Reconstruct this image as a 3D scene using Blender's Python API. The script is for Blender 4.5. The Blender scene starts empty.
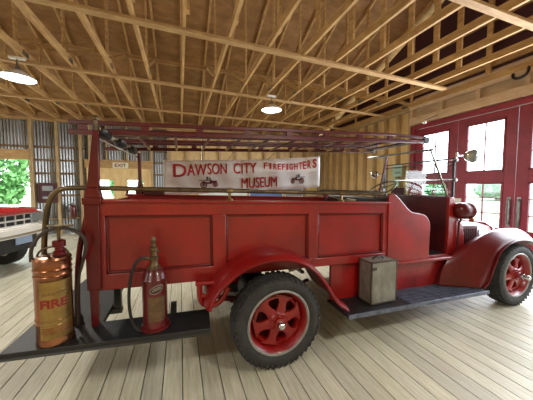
import bpy, bmesh, math, random
from mathutils import Vector, Matrix
random.seed(7)
SC = bpy.context.scene
COL = SC.collection
R = math.radians
PI = math.pi

# ------------------------------------------------------------ camera, sky, light, exposure
cam_d = bpy.data.cameras.new('camera'); cam = bpy.data.objects.new('camera', cam_d); COL.objects.link(cam)
cam_d.sensor_fit = 'HORIZONTAL'; cam_d.sensor_width = 36; cam_d.lens = 245 * 36 / 533; cam_d.clip_start = .02; cam_d.clip_end = 400
cam.location = (0, 0, 1.55); cam.rotation_euler = (R(90 - 3.27), 0, R(-19.4))
SC.camera = cam
vs = SC.view_settings
SC.display_settings.display_device = 'sRGB'
vs.view_transform = 'Standard'; vs.look = 'None'; vs.gamma = 1; vs.use_curve_mapping = False; vs.exposure = 0.18
W = bpy.data.worlds.new('sky'); SC.world = W; W.use_nodes = True
wn = W.node_tree; bg = wn.nodes['Background']
bg.inputs[0].default_value = (.86, .93, 1, 1); bg.inputs[1].default_value = 8.0

def area(name, loc, rot, sx, sy, power, col=(1, 1, 1)):
    d = bpy.data.lights.new(name, 'AREA'); d.shape = 'RECTANGLE'; d.size = sx; d.size_y = sy; d.energy = power; d.color = col
    o = bpy.data.objects.new(name, d); COL.objects.link(o); o.location = loc; o.rotation_euler = rot
    return o
# daylight through the glazed doors on the right, just inside the panes
area('daylight_doors', (5.86, 2.6, 1.7), (0, R(90), 0), 2.3, 3.8, 280, (.9, .92, 1))
# daylight through the open garage door
area('daylight_garage', (-6, 9.4, 1.25), (R(-90), 0, 0), 3, 2.1, 45, (.9, 1, .95))

# ------------------------------------------------------------ materials
def lin(c):
    return tuple(((v / 255) / 12.92 if v / 255 <= .04045 else ((v / 255 + .055) / 1.055) ** 2.4) for v in c) + (1,)

MAT = {}
def mat(name, rgb, rough=.5, metal=0, var=.0, scale=6, bump=0, bscale=30, coat=0, rgb2=None, stretch=(1, 1, 1), detail=4, attr=False, alpha=None, spec=None, rvar=0):
    m = bpy.data.materials.new(name); m.use_nodes = True; nt = m.node_tree; p = nt.nodes['Principled BSDF']
    p.inputs['Base Color'].default_value = lin(rgb); p.inputs['Roughness'].default_value = rough; p.inputs['Metallic'].default_value = metal
    if coat: p.inputs['Coat Weight'].default_value = coat; p.inputs['Coat Roughness'].default_value = .12
    if spec is not None: p.inputs['Specular IOR Level'].default_value = spec
    N = nt.nodes.new; Lk = nt.links.new
    tc = N('ShaderNodeTexCoord'); mp = N('ShaderNodeMapping'); mp.inputs['Scale'].default_value = stretch
    Lk(tc.outputs['Object'], mp.inputs[0])
    if rgb2 is not None or var:
        if rgb2 is None: rgb2 = tuple(max(0, v * (1 - var)) for v in rgb)
        nz = N('ShaderNodeTexNoise'); nz.inputs['Scale'].default_value = scale; nz.inputs['Detail'].default_value = detail; nz.inputs['Roughness'].default_value = .65
        Lk(mp.outputs[0], nz.inputs['Vector'])
        rp = N('ShaderNodeValToRGB'); rp.color_ramp.elements[0].position = .35; rp.color_ramp.elements[1].position = .65
        rp.color_ramp.elements[0].color = lin(rgb2); rp.color_ramp.elements[1].color = lin(rgb)
        Lk(nz.outputs[0], rp.inputs[0]); out = rp.outputs[0]
        if attr:
            at = N('ShaderNodeAttribute'); at.attribute_name = 'tint'
            mx = N('ShaderNodeMix'); mx.data_type = 'RGBA'; mx.blend_type = 'MULTIPLY'; mx.inputs[0].default_value = 1
            Lk(out, mx.inputs[6]); Lk(at.outputs['Color'], mx.inputs[7]); out = mx.outputs[2]
        Lk(out, p.inputs['Base Color'])
        if rvar:
            mr = N('ShaderNodeMapRange'); mr.inputs[3].default_value = rough + rvar; mr.inputs[4].default_value = rough - rvar * .5
            Lk(nz.outputs[0], mr.inputs[0]); Lk(mr.outputs[0], p.inputs['Roughness'])
    if bump:
        nb = N('ShaderNodeTexNoise'); nb.inputs['Scale'].default_value = bscale; nb.inputs['Detail'].default_value = 5
        Lk(mp.outputs[0], nb.inputs['Vector'])
        bp = N('ShaderNodeBump'); bp.inputs['Strength'].default_value = bump; bp.inputs['Distance'].default_value = .01
        Lk(nb.outputs[0], bp.inputs['Height']); Lk(bp.outputs[0], p.inputs['Normal'])
    MAT[name] = m
    return m

def emis(name, rgb, s):
    m = bpy.data.materials.new(name); m.use_nodes = True; nt = m.node_tree; nt.nodes.clear()
    e = nt.nodes.new('ShaderNodeEmission'); e.inputs[0].default_value = lin(rgb); e.inputs[1].default_value = s
    o = nt.nodes.new('ShaderNodeOutputMaterial'); nt.links.new(e.outputs[0], o.inputs[0]); MAT[name] = m
    return m

def thin_glass(name, rgb=(240, 248, 248), refl=.08):
    m = bpy.data.materials.new(name); m.use_nodes = True; nt = m.node_tree; nt.nodes.clear(); N = nt.nodes.new
    t = N('ShaderNodeBsdfTransparent'); t.inputs[0].default_value = lin(rgb); g = N('ShaderNodeBsdfGlossy'); g.inputs['Roughness'].default_value = .03
    mx = N('ShaderNodeMixShader'); mx.inputs[0].default_value = refl; o = N('ShaderNodeOutputMaterial')
    nt.links.new(t.outputs[0], mx.inputs[1]); nt.links.new(g.outputs[0], mx.inputs[2]); nt.links.new(mx.outputs[0], o.inputs[0]); MAT[name] = m
    return m

mat('floor_wood', (208, 205, 188), .45, rgb2=(180, 176, 154), scale=5, stretch=(9, .7, 1), bump=.25, bscale=26, attr=True, detail=8)
mat('ply', (170, 132, 84), .75, rgb2=(134, 98, 56), scale=2.2, stretch=(1, 2.2, 1), attr=True, detail=9)
mat('lumber', (206, 170, 114), .7, rgb2=(170, 134, 84), scale=6, stretch=(3, .6, 3), detail=6)
mat('lumber_x', (192, 160, 110), .7, rgb2=(160, 124, 78), scale=6, stretch=(.7, 4, 4), detail=6)
mat('girt_wood', (132, 108, 80), .8, var=.25)
mat('stud', (192, 170, 132), .7, rgb2=(166, 142, 104), scale=5, stretch=(4, 4, .7), detail=6)
mat('wall_ply', (232, 206, 154), .7, rgb2=(214, 184, 128), scale=3, stretch=(2, 2, .8), detail=7, attr=True)
mat('header_ply', (226, 206, 182), .65, rgb2=(204, 180, 152), scale=4, stretch=(2, .8, 2), detail=6)
mat('corrugated', (150, 152, 150), .3, .85, var=.1, scale=1.5)
mat('gable_red', (70, 26, 34), .6, var=.2, scale=4)
mat('door_red', (150, 48, 70), .42, var=.15, scale=3)
mat('frame_white', (225, 225, 225), .5)
mat('red', (140, 12, 12), .36, rgb2=(112, 8, 9), scale=2.2, coat=.25, detail=7, bump=.06, bscale=6, rvar=.08)
mat('red_scuffed', (152, 20, 20), .36, rgb2=(108, 10, 12), scale=3.5, coat=.3, detail=12, bump=.1, bscale=12, rvar=.12)
mat('maroon', (96, 9, 16), .3, rgb2=(70, 6, 11), scale=3, coat=.1, detail=6, spec=.35)
mat('dark_red', (80, 14, 18), .4, var=.3)
mat('ladder_red', (92, 14, 26), .38, rgb2=(68, 10, 18), scale=4, coat=.2)
mat('black', (22, 23, 25), .42, rgb2=(34, 34, 36), scale=8, detail=8, bump=.1)
mat('step_black', (26, 28, 31), .5, rgb2=(15, 16, 18), scale=5, stretch=(.6, 3, 1), detail=10, bump=.3, bscale=12)
mat('tread', (112, 122, 142), .4, .4, rgb2=(70, 78, 94), scale=14, detail=6)
mat('rubber', (52, 54, 54), .8, rgb2=(38, 39, 40), scale=12, bump=.2)
mat('chrome', (205, 208, 212), .14, 1)
mat('steel', (160, 162, 160), .3, .85, var=.3, scale=10)
mat('rim_grey', (150, 150, 148), .5, .3, var=.2)
mat('bright_trim', (220, 224, 228), .3, .5)
mat('brass', (150, 128, 84), .32, .85, rgb2=(112, 92, 60), scale=7)
mat('old_brass', (112, 96, 70), .42, .7, rgb2=(70, 58, 42), scale=9)
mat('copper', (168, 116, 84), .26, .9, rgb2=(124, 78, 54), scale=5, stretch=(1, 1, .5), detail=7, bump=.05, bscale=9)
mat('brass_plate', (164, 138, 82), .34, .75, rgb2=(128, 104, 58), scale=8, detail=6)
mat('ext_red', (98, 18, 20), .32, rgb2=(74, 12, 14), scale=5, coat=.4)
mat('hose', (58, 48, 40), .6, var=.3)
mat('hose_black', (20, 22, 22), .5)
mat('print_red', (196, 30, 46), .7)
mat('print_maroon', (110, 34, 46), .7)
mat('print_grey', (96, 108, 124), .7)
mat('banner', (246, 244, 246), .6, rgb2=(232, 230, 234), scale=2)
mat('rope', (170, 156, 124), .8)
mat('box_grey', (136, 138, 132), .5, rgb2=(100, 98, 90), scale=9, detail=10, bump=.15, bscale=16, stretch=(1, 1, .6))
mat('box_edge', (84, 74, 56), .5, rgb2=(46, 42, 36), scale=12)
mat('white_enamel', (228, 228, 224), .35)
emis('lamp_glow', (255, 252, 240), 14)
mat('paper', (214, 224, 216), .7); mat('paper_green', (176, 208, 190), .7); mat('paper_blue', (84, 118, 170), .6)
mat('paper_yellow', (226, 206, 120), .7); mat('paper_grey', (140, 146, 150), .7)
mat('exit_white', (220, 218, 196), .5); mat('exit_ink', (120, 30, 24), .6); mat('tan_ink', (120, 92, 56), .6, .2)
mat('label_tan', (112, 92, 62), .5, .3, rgb2=(84, 60, 44), scale=12)
mat('label_dark', (44, 34, 34), .5); mat('silver_ink', (150, 140, 130), .4, .4); mat('red_ink', (130, 28, 20), .45)
mat('pickup_red', (160, 20, 34), .2, coat=1); mat('pickup_white', (220, 218, 212), .25, coat=.8)
mat('grille_black', (30, 33, 38), .4); mat('plate_blue', (140, 160, 190), .5)
mat('ground', (150, 150, 128), .9, rgb2=(110, 116, 88), scale=.6)
mat('leaf', (120, 172, 104), .6, rgb2=(78, 134, 68), scale=1.2); mat('bark', (90, 74, 56), .9, var=.3)
mat('amber', (190, 110, 40), .3); mat('dark_leather', (28, 24, 26), .45, var=.3)
thin_glass('glass', refl=.04); thin_glass('tinted_glass', (150, 165, 170), .15)
MAT['lamp_lens'] = mat('lamp_lens', (150, 158, 162), .12, .6)

# ------------------------------------------------------------ mesh builder
DROOP = .028            # the old truck's body sits a little nose-down on its springs
def sag(v): return Vector((v[0], v[1], v[2] - DROOP * v[0]))

class MB:
    def __init__(s, fn=None): s.v = []; s.f = []; s.m = []; s.sm = []; s.mats = []; s.tint = []; s.fn = fn; s.cur = 0; s.t = (1, 1, 1)
    def use(s, name):
        if name not in s.mats: s.mats.append(name)
        s.cur = s.mats.index(name); return s
    def add(s, vs_, fs, smooth=False):
        b = len(s.v); s.v += [Vector(v) for v in vs_]
        for f in fs:
            s.f.append([b + i for i in f]); s.m.append(s.cur); s.sm.append(smooth); s.tint.append(s.t)
        return s
    def box(s, x0, x1, y0, y1, z0, z1):
        return s.add([(x0, y0, z0), (x1, y0, z0), (x1, y1, z0), (x0, y1, z0), (x0, y0, z1), (x1, y0, z1), (x1, y1, z1), (x0, y1, z1)],
                     [(0, 3, 2, 1), (4, 5, 6, 7), (0, 1, 5, 4), (1, 2, 6, 5), (2, 3, 7, 6), (3, 0, 4, 7)])
    def obox(s, M_, sx, sy, sz):
        vs_ = [M_ @ Vector((a * sx / 2, b * sy / 2, c * sz / 2)) for c in (-1, 1) for a, b in ((-1, -1), (1, -1), (1, 1), (-1, 1))]
        return s.add(vs_, [(0, 3, 2, 1), (4, 5, 6, 7), (0, 1, 5, 4), (1, 2, 6, 5), (2, 3, 7, 6), (3, 0, 4, 7)])
    def bar(s, p0, p1, w, h, up=(0, 0, 1), w1=None, h1=None):
        p0 = Vector(p0); p1 = Vector(p1); d = (p1 - p0).normalized(); up = Vector(up)
        if abs(d.dot(up)) > .98: up = Vector((0, 1, 0))
        a = d.cross(up).normalized(); b = a.cross(d).normalized(); w1 = w if w1 is None else w1; h1 = h if h1 is None else h1
        vs_ = []
        for p, ww, hh in ((p0, w, h), (p1, w1, h1)):
            vs_ += [p - a * ww / 2 - b * hh / 2, p + a * ww / 2 - b * hh / 2, p + a * ww / 2 + b * hh / 2, p - a * ww / 2 + b * hh / 2]
        return s.add(vs_, [(0, 3, 2, 1), (4, 5, 6, 7), (0, 1, 5, 4), (1, 2, 6, 5), (2, 3, 7, 6), (3, 0, 4, 7)])
    def tube(s, pts, r, n=10, cap=True, smoothpath=0):
        pts = [Vector(p) for p in pts]
        for _ in range(smoothpath):
            q = [pts[0]]
            for a, b in zip(pts[:-1], pts[1:]): q += [a * .75 + b * .25, a * .25 + b * .75]
            pts = q + [pts[-1]]
        rr = r if isinstance(r, (list, tuple)) else [r] * len(pts)
        if len(rr) != len(pts): rr = [rr[0] + (rr[-1] - rr[0]) * i / (len(pts) - 1) for i in range(len(pts))]
        vs_ = []; a = None
        for i, p in enumerate(pts):
            t = (pts[min(i + 1, len(pts) - 1)] - pts[max(i - 1, 0)]).normalized()
            if a is None:
                u = Vector((0, 0, 1)) if abs(t.z) < .9 else Vector((0, 1, 0)); a = t.cross(u).normalized()
            else: a = (a - t * a.dot(t)).normalized()
            b = t.cross(a)
            vs_ += [p + (a * math.cos(2 * PI * k / n) + b * math.sin(2 * PI * k / n)) * rr[i] for k in range(n)]
        fs = [(i * n + k, i * n + (k + 1) % n, (i + 1) * n + (k + 1) % n, (i + 1) * n + k) for i in range(len(pts) - 1) for k in range(n)]
        if cap: fs += [tuple(range(n))[::-1], tuple((len(pts) - 1) * n + k for k in range(n))]
        return s.add(vs_, fs, True)
    def lathe(s, prof, c, ax=(0, 0, 1), n=32, ox=1, oy=1):
        c = Vector(c); ax = Vector(ax).normalized(); u = Vector((1, 0, 0)) if abs(ax.x) < .9 else Vector((0, 1, 0))
        a = (u - ax * u.dot(ax)).normalized(); b = ax.cross(a); vs_ = []
        for r, h in prof:
            vs_ += [c + ax * h + (a * math.cos(2 * PI * k / n) * ox + b * math.sin(2 * PI * k / n) * oy) * max(r, 1e-4) for k in range(n)]
        m = len(prof)
        fs = [(i * n + k, i * n + (k + 1) % n, (i + 1) * n + (k + 1) % n, (i + 1) * n + k) for i in range(m - 1) for k in range(n)]
        return s.add(vs_, fs, True)
    def prism(s, poly, axis, d0, d1):
        """poly: 2-D outline; axis 'y' -> (x,z), 'x' -> (y,z), 'z' -> (x,y)"""
        def P(a, b, d): return {'y': (a, d, b), 'x': (d, a, b), 'z': (a, b, d)}[axis]
        n = len(poly); vs_ = [P(a, b, d0) for a, b in poly] + [P(a, b, d1) for a, b in poly]
        return s.add(vs_, [tuple(range(n)), tuple(range(2 * n - 1, n - 1, -1))] + [(i, i + n, (i + 1) % n + n, (i + 1) % n) for i in range(n)])
    def loft(s, rows, closed=False):
        n = len(rows[0]); vs_ = [p for r_ in rows for p in r_]; e = n if closed else n - 1
        return s.add(vs_, [(i * n + k, i * n + (k + 1) % n, (i + 1) * n + (k + 1) % n, (i + 1) * n + k) for i in range(len(rows) - 1) for k in range(e)], True)
    def build(s, name, m=None, parent=None, bevel=0, solid=0, sub=0, loc=None, angle=38):
        me = bpy.data.meshes.new(name)
        vv = [s.fn(v) for v in s.v] if s.fn else s.v
        off = Vector(loc) if loc is not None else Vector((0, 0, 0))
        me.from_pydata([tuple(v - off) for v in vv], [], s.f)
        if m and not s.mats: s.mats = [m]
        for k in s.mats: me.materials.append(MAT[k])
        me.polygons.foreach_set('material_index', s.m); me.polygons.foreach_set('use_smooth', s.sm)
        if any(t != (1, 1, 1) for t in s.tint):
            ca = me.color_attributes.new('tint', 'FLOAT_COLOR', 'CORNER'); buf = []
            for p in me.polygons: buf += list(s.tint[p.index] + (1,)) * p.loop_total
            ca.data.foreach_set('color', buf)
        else:
            ca = me.color_attributes.new('tint', 'BYTE_COLOR', 'CORNER')
            ca.data.foreach_set('color', [1.0] * 4 * len(me.loops))
        bm = bmesh.new(); bm.from_mesh(me); bmesh.ops.recalc_face_normals(bm, faces=bm.faces); bm.to_mesh(me); bm.free()
        me.set_sharp_from_angle(angle=R(angle))
        o = bpy.data.objects.new(name, me); COL.objects.link(o)
        o.location = off
        if solid: md = o.modifiers.new('thickness', 'SOLIDIFY'); md.thickness = solid; md.offset = 0
        if sub: md = o.modifiers.new('smooth', 'SUBSURF'); md.levels = sub; md.render_levels = sub
        if bevel: md = o.modifiers.new('edge', 'BEVEL'); md.width = bevel; md.segments = 2; md.limit_method = 'ANGLE'; md.angle_limit = R(40)
        if parent is not None:
            o.parent = parent
            w = parent; tot = Vector((0, 0, 0))
            while w is not None: tot += w.location; w = w.parent
            o.location = off - tot
        return o

def empty(name, loc=(0, 0, 0)):
    o = bpy.data.objects.new(name, None); COL.objects.link(o); o.location = loc; o.empty_display_size = .1; return o
def tag(o, label, cat, group=None):
    o['label'] = label; o['category'] = cat
    if group: o['group'] = group
    return o
def struct(o, label=None):
    o['kind'] = 'structure'
    if label: o['label'] = label
    return o
def copy_tree(o, parent=None):
    c = o.copy(); COL.objects.link(c); c.parent = parent
    for ch in list(o.children): copy_tree(ch, c)
    return c

def text_mesh(s, size, extrude=.0008, spacing=1, bold=.0):
    """triangulated glyph outlines as (verts, faces), origin at the text's centre, in the x-z plane facing -y"""
    cu = bpy.data.curves.new('txt', 'FONT'); cu.body = s; cu.size = size; cu.extrude = extrude; cu.offset = bold; cu.space_character = spacing
    cu.align_x = 'CENTER'; cu.align_y = 'CENTER'; cu.resolution_u = 4
    o = bpy.data.objects.new('txt', cu); COL.objects.link(o); bpy.context.view_layer.update()
    me = bpy.data.meshes.new_from_object(o.evaluated_get(bpy.context.evaluated_depsgraph_get()))
    vs_ = [(v.co.x, -v.co.z, v.co.y) for v in me.vertices]; fs = [tuple(p.vertices) for p in me.polygons]
    bpy.data.objects.remove(o); bpy.data.curves.remove(cu); bpy.data.meshes.remove(me)
    return vs_, fs
def put_text(mb, s, size, fn, width=None, height=None, **k):
    v, f = text_mesh(s, size, **k)
    xs = [p[0] for p in v]; zs = [p[2] for p in v]; cx = (min(xs) + max(xs)) / 2; cz = (min(zs) + max(zs)) / 2
    kx = width / (max(xs) - min(xs)) if width else 1; kz = height / (max(zs) - min(zs)) if height else 1
    mb.add([fn(((p[0] - cx) * kx, p[1], (p[2] - cz) * kz)) for p in v], f)

# ------------------------------------------------------------ floor
XL, XR, YF, YB = -9.5, 6.0, -3.0, 9.6
fl = MB(); fl.use('step_black').box(XL, XR + .2, YF, YB + .2, -.08, -.035); fl.use('floor_wood')
x = XL; pw = .146
while x < XR + .1:
    y = YF - random.random() * 3
    while y < YB + .15:
        L_ = random.choice((3.6, 4.2, 4.9)); y0 = max(y, YF); y1 = min(y + L_ - .004, YB + .15)
        if y1 > y0 + .02:
            g = random.uniform(.84, 1.06); fl.t = (g, g * random.uniform(.985, 1.0), g * random.uniform(.94, 1.0))
            dz = random.uniform(-.0015, .0)
            fl.box(x + .0035, x + pw - .0035, y0, y1, -.035, dz)
        y += L_
    x += pw
struct(fl.build('floor', bevel=.002))

# ------------------------------------------------------------ back wall: corrugated sheet on studs
wb = MB(); wb.use('corrugated')
def corr(mb, x0, x1, z0, z1, y=YB + .1, p=.08, a=.014):
    n = max(2, int((x1 - x0) / p * 6)); top = []; bot = []
    for i in range(n + 1):
        xx = x0 + (x1 - x0) * i / n; yy = y + a * math.sin(2 * PI * xx / p)
        top.append((xx, yy, z1)); bot.append((xx, yy, z0))
    mb.loft([bot, top])
G0, G1, GT = -7.6, -4.36, 2.36      # garage opening
D0, D1, DT = -2.82, -1.0, 2.1       # double exit door opening
XC = -.42                           # right of this the wall is boarded
corr(wb, XL, G0, 0, 3.65); corr(wb, G0, G1, GT, 3.65); corr(wb, G1, D0, 0, 3.65); corr(wb, D0, D1, DT + .05, 3.65); corr(wb, D1, XC, 0, 3.65)
wb.use('wall_ply')
xx = XC
while xx < XR:
    g = random.uniform(.9, 1.05); wb.t = (g, g, g); wb.box(xx, min(xx + 1.216, XR + .1), YB + .09, YB + .12, 0, 3.66); xx += 1.22
wb.t = (1, 1, 1)
wall_back = struct(wb.build('wall_back'))
def part(mb, name, m, parent, **k): return mb.build(name, m, parent, **k)
xs = [-9.4, -8.8, -8.2, -7.66, -4.3, -3.65, -3.03, -2.77, -.93, -.36, .25, .86, 1.47, 2.08, 2.69, 3.3, 3.91, 4.52, 5.13, 5.74]
for xx in xs:
    part(MB().box(xx - .042, xx + .042, YB - .05, YB + .085, .0, 3.6), 'stud', 'stud', wall_back, bevel=.004)
for xx in (-6.9, -6.3, -5.7, -5.1, -2.3, -1.7):
    zb = 2.66 if xx < -4 else 2.42
    part(MB().box(xx - .02, xx + .02, YB - .04, YB + .085, zb, 3.6), 'stud', 'stud', wall_back, bevel=.004)
for z in (.5, 1.25, 1.95, 2.37, 2.78):
    for a, b in ((XL, G0 - .1), (-4.26, D0 - .1), (D1 + .1, XC)):
        part(MB().box(a, b, YB + .03, YB + .08, z - .03, z + .03), 'girt', 'girt_wood', wall_back)
    if z > 2.7: part(MB().box(G0 - .02, G1 + .02, YB + .03, YB + .08, z - .03, z + .03), 'girt', 'girt_wood', wall_back)
part(MB().box(XL, XR, YB - .06, YB + .12, 3.58, 3.66), 'top_plate', 'lumber_x', wall_back)
part(MB().box(XL, XR + .1, YB + .12, YB + .15, 3.55, 3.95), 'eaves_board', 'lumber_x', wall_back)
part(MB().box(G0 - .04, G1 + .04, YB - .07, YB + .1, GT, GT + .3), 'door_header', 'lumber_x', wall_back)
part(MB().box(D0 - .1, D1 + .1, YB - .06, YB + .1, DT + .05, DT + .32), 'door_header', 'lumber_x', wall_back)
for a in (G0 - .04, G1): part(MB().box(a, a + .05, YB - .06, YB + .14, 0, GT), 'jamb', 'stud', wall_back)

# exit doors
for i, (a, b) in enumerate(((-2.78, -1.93), (-1.9, -1.04))):
    d = MB().use('wall_ply'); w0, w1, z0, z1 = ((-2.63, -2.1), (-1.75, -1.19))[i] + (1.1, 1.78)
    d.box(a, w0, YB + .02, YB + .07, .01, DT).box(w1, b, YB + .02, YB + .07, .01, DT).box(w0, w1, YB + .02, YB + .07, .01, z0).box(w0, w1, YB + .02, YB + .07, z1, DT)
    do = struct(d.build('door_%d' % (i + 1)))
    s = MB()
    s.box(w0, w0 + .03, YB, YB + .08, z0, z1).box(w1 - .03, w1, YB, YB + .08, z0, z1).box(w0, w1, YB, YB + .08, z0, z0 + .03).box(w0, w1, YB, YB + .08, z1 - .03, z1).box(w0, w1, YB + .02, YB + .06, 1.42, 1.45)
    part(s, 'window_frame', 'wall_ply', do)
    part(MB().box(w0, w1, YB + .045, YB + .05, z0, z1), 'pane', 'glass', do)
    part(MB().box((b - .08) if not i else a + .03, (b - .03) if not i else a + .08, YB - .03, YB + .02, .98, 1.03), 'handle', 'steel', do)
tr = MB(); tr.box(D0 - .06, D0 + .03, YB - .03, YB + .1, 0, DT + .05).box(D1 - .03, D1 + .06, YB - .03, YB + .1, 0, DT + .05).box(D0, D1, YB - .03, YB + .1, DT, DT + .06)
tr.box(-1.94, -1.89, YB, YB + .09, 0, DT)
struct(tr.build('trim_1', 'wall_ply'))

# ------------------------------------------------------------ right wall with the red glazed doors
DY0, DY1, DH = -.35, 4.95, 3.14
wr = MB(); wr.use('wall_ply')
yy = DY1 + .08
while yy < YB:
    g = random.uniform(.9, 1.05); wr.t = (g, g, g); wr.box(XR + .05, XR + .08, yy, min(yy + 1.216, YB + .1), 0, 3.66); yy += 1.22
wr.t = (1, 1, 1); wr.box(XR + .05, XR + .08, YF, DY0 - .06, 0, 3.66)
wr.use('header_ply').box(XR + .03, XR + .06, YF, DY1 + .1, DH, 3.9)
wr.use('gable_red'); ridge_y = 3.3; ev = 3.7; sl = .42; rz = ev + (YB + .3 - ridge_y) * sl
wr.prism([(YF, 3.66), (YB + .1, 3.66), (YB + .1, 3.72), (ridge_y, rz), (YF, 3.72)], 'x', XR + .09, XR + .12)
wall_right = struct(wr.build('wall_right'))
part(MB().box(XR - .13, XR - .09, YF, DY1 + .12, 3.17, 3.36), 'header_plank', 'header_ply', wall_right, bevel=.004)
part(MB().box(XR - .13, XR - .09, YF, DY1 + .12, 3.57, 3.8), 'header_plank', 'header_ply', wall_right, bevel=.004)
yy = 5.04
while yy > YF + .2:
    part(MB().box(XR - .09, XR + .03, yy - .04, yy + .04, 3.17, 3.8), 'blocking', 'header_ply', wall_right, bevel=.004); yy -= .78
for yy in (5.1, 5.5, 5.95, 6.4, 6.85, 7.3, 7.75, 8.2, 8.65, 9.1, 9.5, -.5, -1.1, -1.7, -2.3, -2.9):
    part(MB().box(XR - .09, XR + .05, yy - .03, yy + .03, 0, 3.6 if yy > 0 else 3.17), 'stud', 'stud', wall_right, bevel=.004)
for z_ in (4.05, 4.5, 4.95): part(MB().box(XR + .03, XR + .08, YF + (z_ - 3.7) / sl, YB - (z_ - 3.7) / sl, z_ - .07, z_ + .07), 'gable_girt', 'lumber', wall_right)
part(MB().box(XR - .1, XR + .1, DY1 + .12, YB, 3.58, 3.68), 'top_plate', 'stud', wall_right)
# door frame
tr = MB(); tr.box(XR - .06, XR + .1, DY1, DY1 + .1, 0, DH).box(XR - .06, XR + .1, DY0 - .1, DY0, 0, DH).box(XR - .06, XR + .1, DY0, DY1, DH - .09, DH + .02)
struct(tr.build('trim_2', 'door_red', bevel=.004))
leaf_w = (DY1 - DY0) / 5
for i in range(5):
    y1 = DY1 - i * leaf_w - .006; y0 = y1 - leaf_w + .012
    cy = (y0 + y1) / 2; w0, w1 = cy - .35, cy + .35; X0, X1 = XR, XR + .05
    d = MB(); zz = [(.03, .68), (1.62, 1.85), (2.88, DH - .1)]
    d.box(X0, X1, y0, w0, .03, DH - .1).box(X0, X1, w1, y1, .03, DH - .1)
    for a, b in zz: d.box(X0, X1, w0, w1, a, b)
    do = struct(d.build('door_%d' % (i + 3), 'door_red', bevel=.004))
    for (z0, z1) in ((.68, 1.62), (1.85, 2.88)):
        f = MB(); t = .016
        f.box(X0 - .012, X1 - .01, w0, w0 + .03, z0, z1).box(X0 - .012, X1 - .01, w1 - .03, w1, z0, z1).box(X0 - .012, X1 - .01, w0, w1, z0, z0 + .03).box(X0 - .012, X1 - .01, w0, w1, z1 - .03, z1)
        f.box(X0 + .005, X1 - .01, cy - t / 2, cy + t / 2, z0, z1)
        for k in (1, 2): zc = z0 + (z1 - z0) * k / 3; f.box(X0 + .005, X1 - .01, w0, w1, zc - t / 2, zc + t / 2)
        fo = part(f, 'window_frame', 'door_red', do)
        part(MB().box(X0 + .02, X0 + .024, w0, w1, z0, z1), 'pane', 'glass', fo)
    if i in (1, 2, 3):
        hy = (y0 + .07) if i in (1, 3) else (y1 - .07)
        h = MB(); h.tube([(X0 - .005, hy, 1.3), (X0 - .06, hy, 1.28), (X0 - .065, hy, 1.05), (X0 - .06, hy, .82), (X0 - .005, hy, .8)], .013, smoothpath=1)
        h.box(X0 - .01, X0, hy - .03, hy + .03, .76, 1.34)
        part(h, 'handle', 'steel', do)

# ------------------------------------------------------------ the other two walls (behind the visitor and far left)
w = MB().use('wall_ply'); w.box(XL - .05, XL, YF, YB + .1, 0, 3.66)
wall_left = struct(w.build('wall_left'))
for k in range(20): part(MB().box(XL, XL + .12, YF + .1 + k * .65, YF + .16 + k * .65, 0, 3.58), 'stud', 'stud', wall_left)
w = MB().use('wall_ply'); w.box(XL, XR, YF - .2, YF - .17, 3.5, 3.95); w.box(XL, XR + .1, YF - .05, YF, 0, 3.66)
struct(w.build('wall_front'))

# ------------------------------------------------------------ roof: plywood sheets and trusses
ro = MB().use('ply')
def roof_sheet(x0, x1, d0, d1, side):
    y0 = (YB + .3 - d0) if side > 0 else (YF - .3 + d0); y1 = (YB + .3 - d1) if side > 0 else (YF - .3 + d1)
    z0 = ev + d0 * sl + .1; z1 = ev + d1 * sl + .1; t = .018
    ro.add([(x0, y0, z0), (x1, y0, z0), (x1, y1, z1), (x0, y1, z1), (x0, y0, z0 + t), (x1, y0, z0 + t), (x1, y1, z1 + t), (x0, y1, z1 + t)],
           [(0, 3, 2, 1), (4, 5, 6, 7), (0, 1, 5, 4), (1, 2, 6, 5), (2, 3, 7, 6), (3, 0, 4, 7)])
half = YB + .3 - ridge_y
for side in (1, -1):
    d = 0; r_ = 0
    while d < half:
        x = XL - .1 - (1.22 if r_ % 2 else 0)
        while x < XR + .2:
            a = max(x, XL - .1); b = min(x + 2.436, XR + .25)
            if b > a + .05:
                g = random.uniform(.82, 1.08); ro.t = (g, g * random.uniform(.95, 1), g * random.uniform(.88, 1))
                roof_sheet(a, b, d, min(d + 1.216, half), side)
            x += 2.44
        d += 1.22; r_ += 1
ro.use('step_black'); ro.t = (1, 1, 1)
for side in (1, -1):
    y0 = (YB + .3) if side > 0 else (YF - .3)
    ro.add([(XL - .1, y0, ev + .125), (XR + .3, y0, ev + .125), (XR + .3, ridge_y, ev + half * sl + .13), (XL - .1, ridge_y, ev + half * sl + .13)], [(0, 1, 2, 3)])
struct(ro.build('ceiling'))

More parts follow.
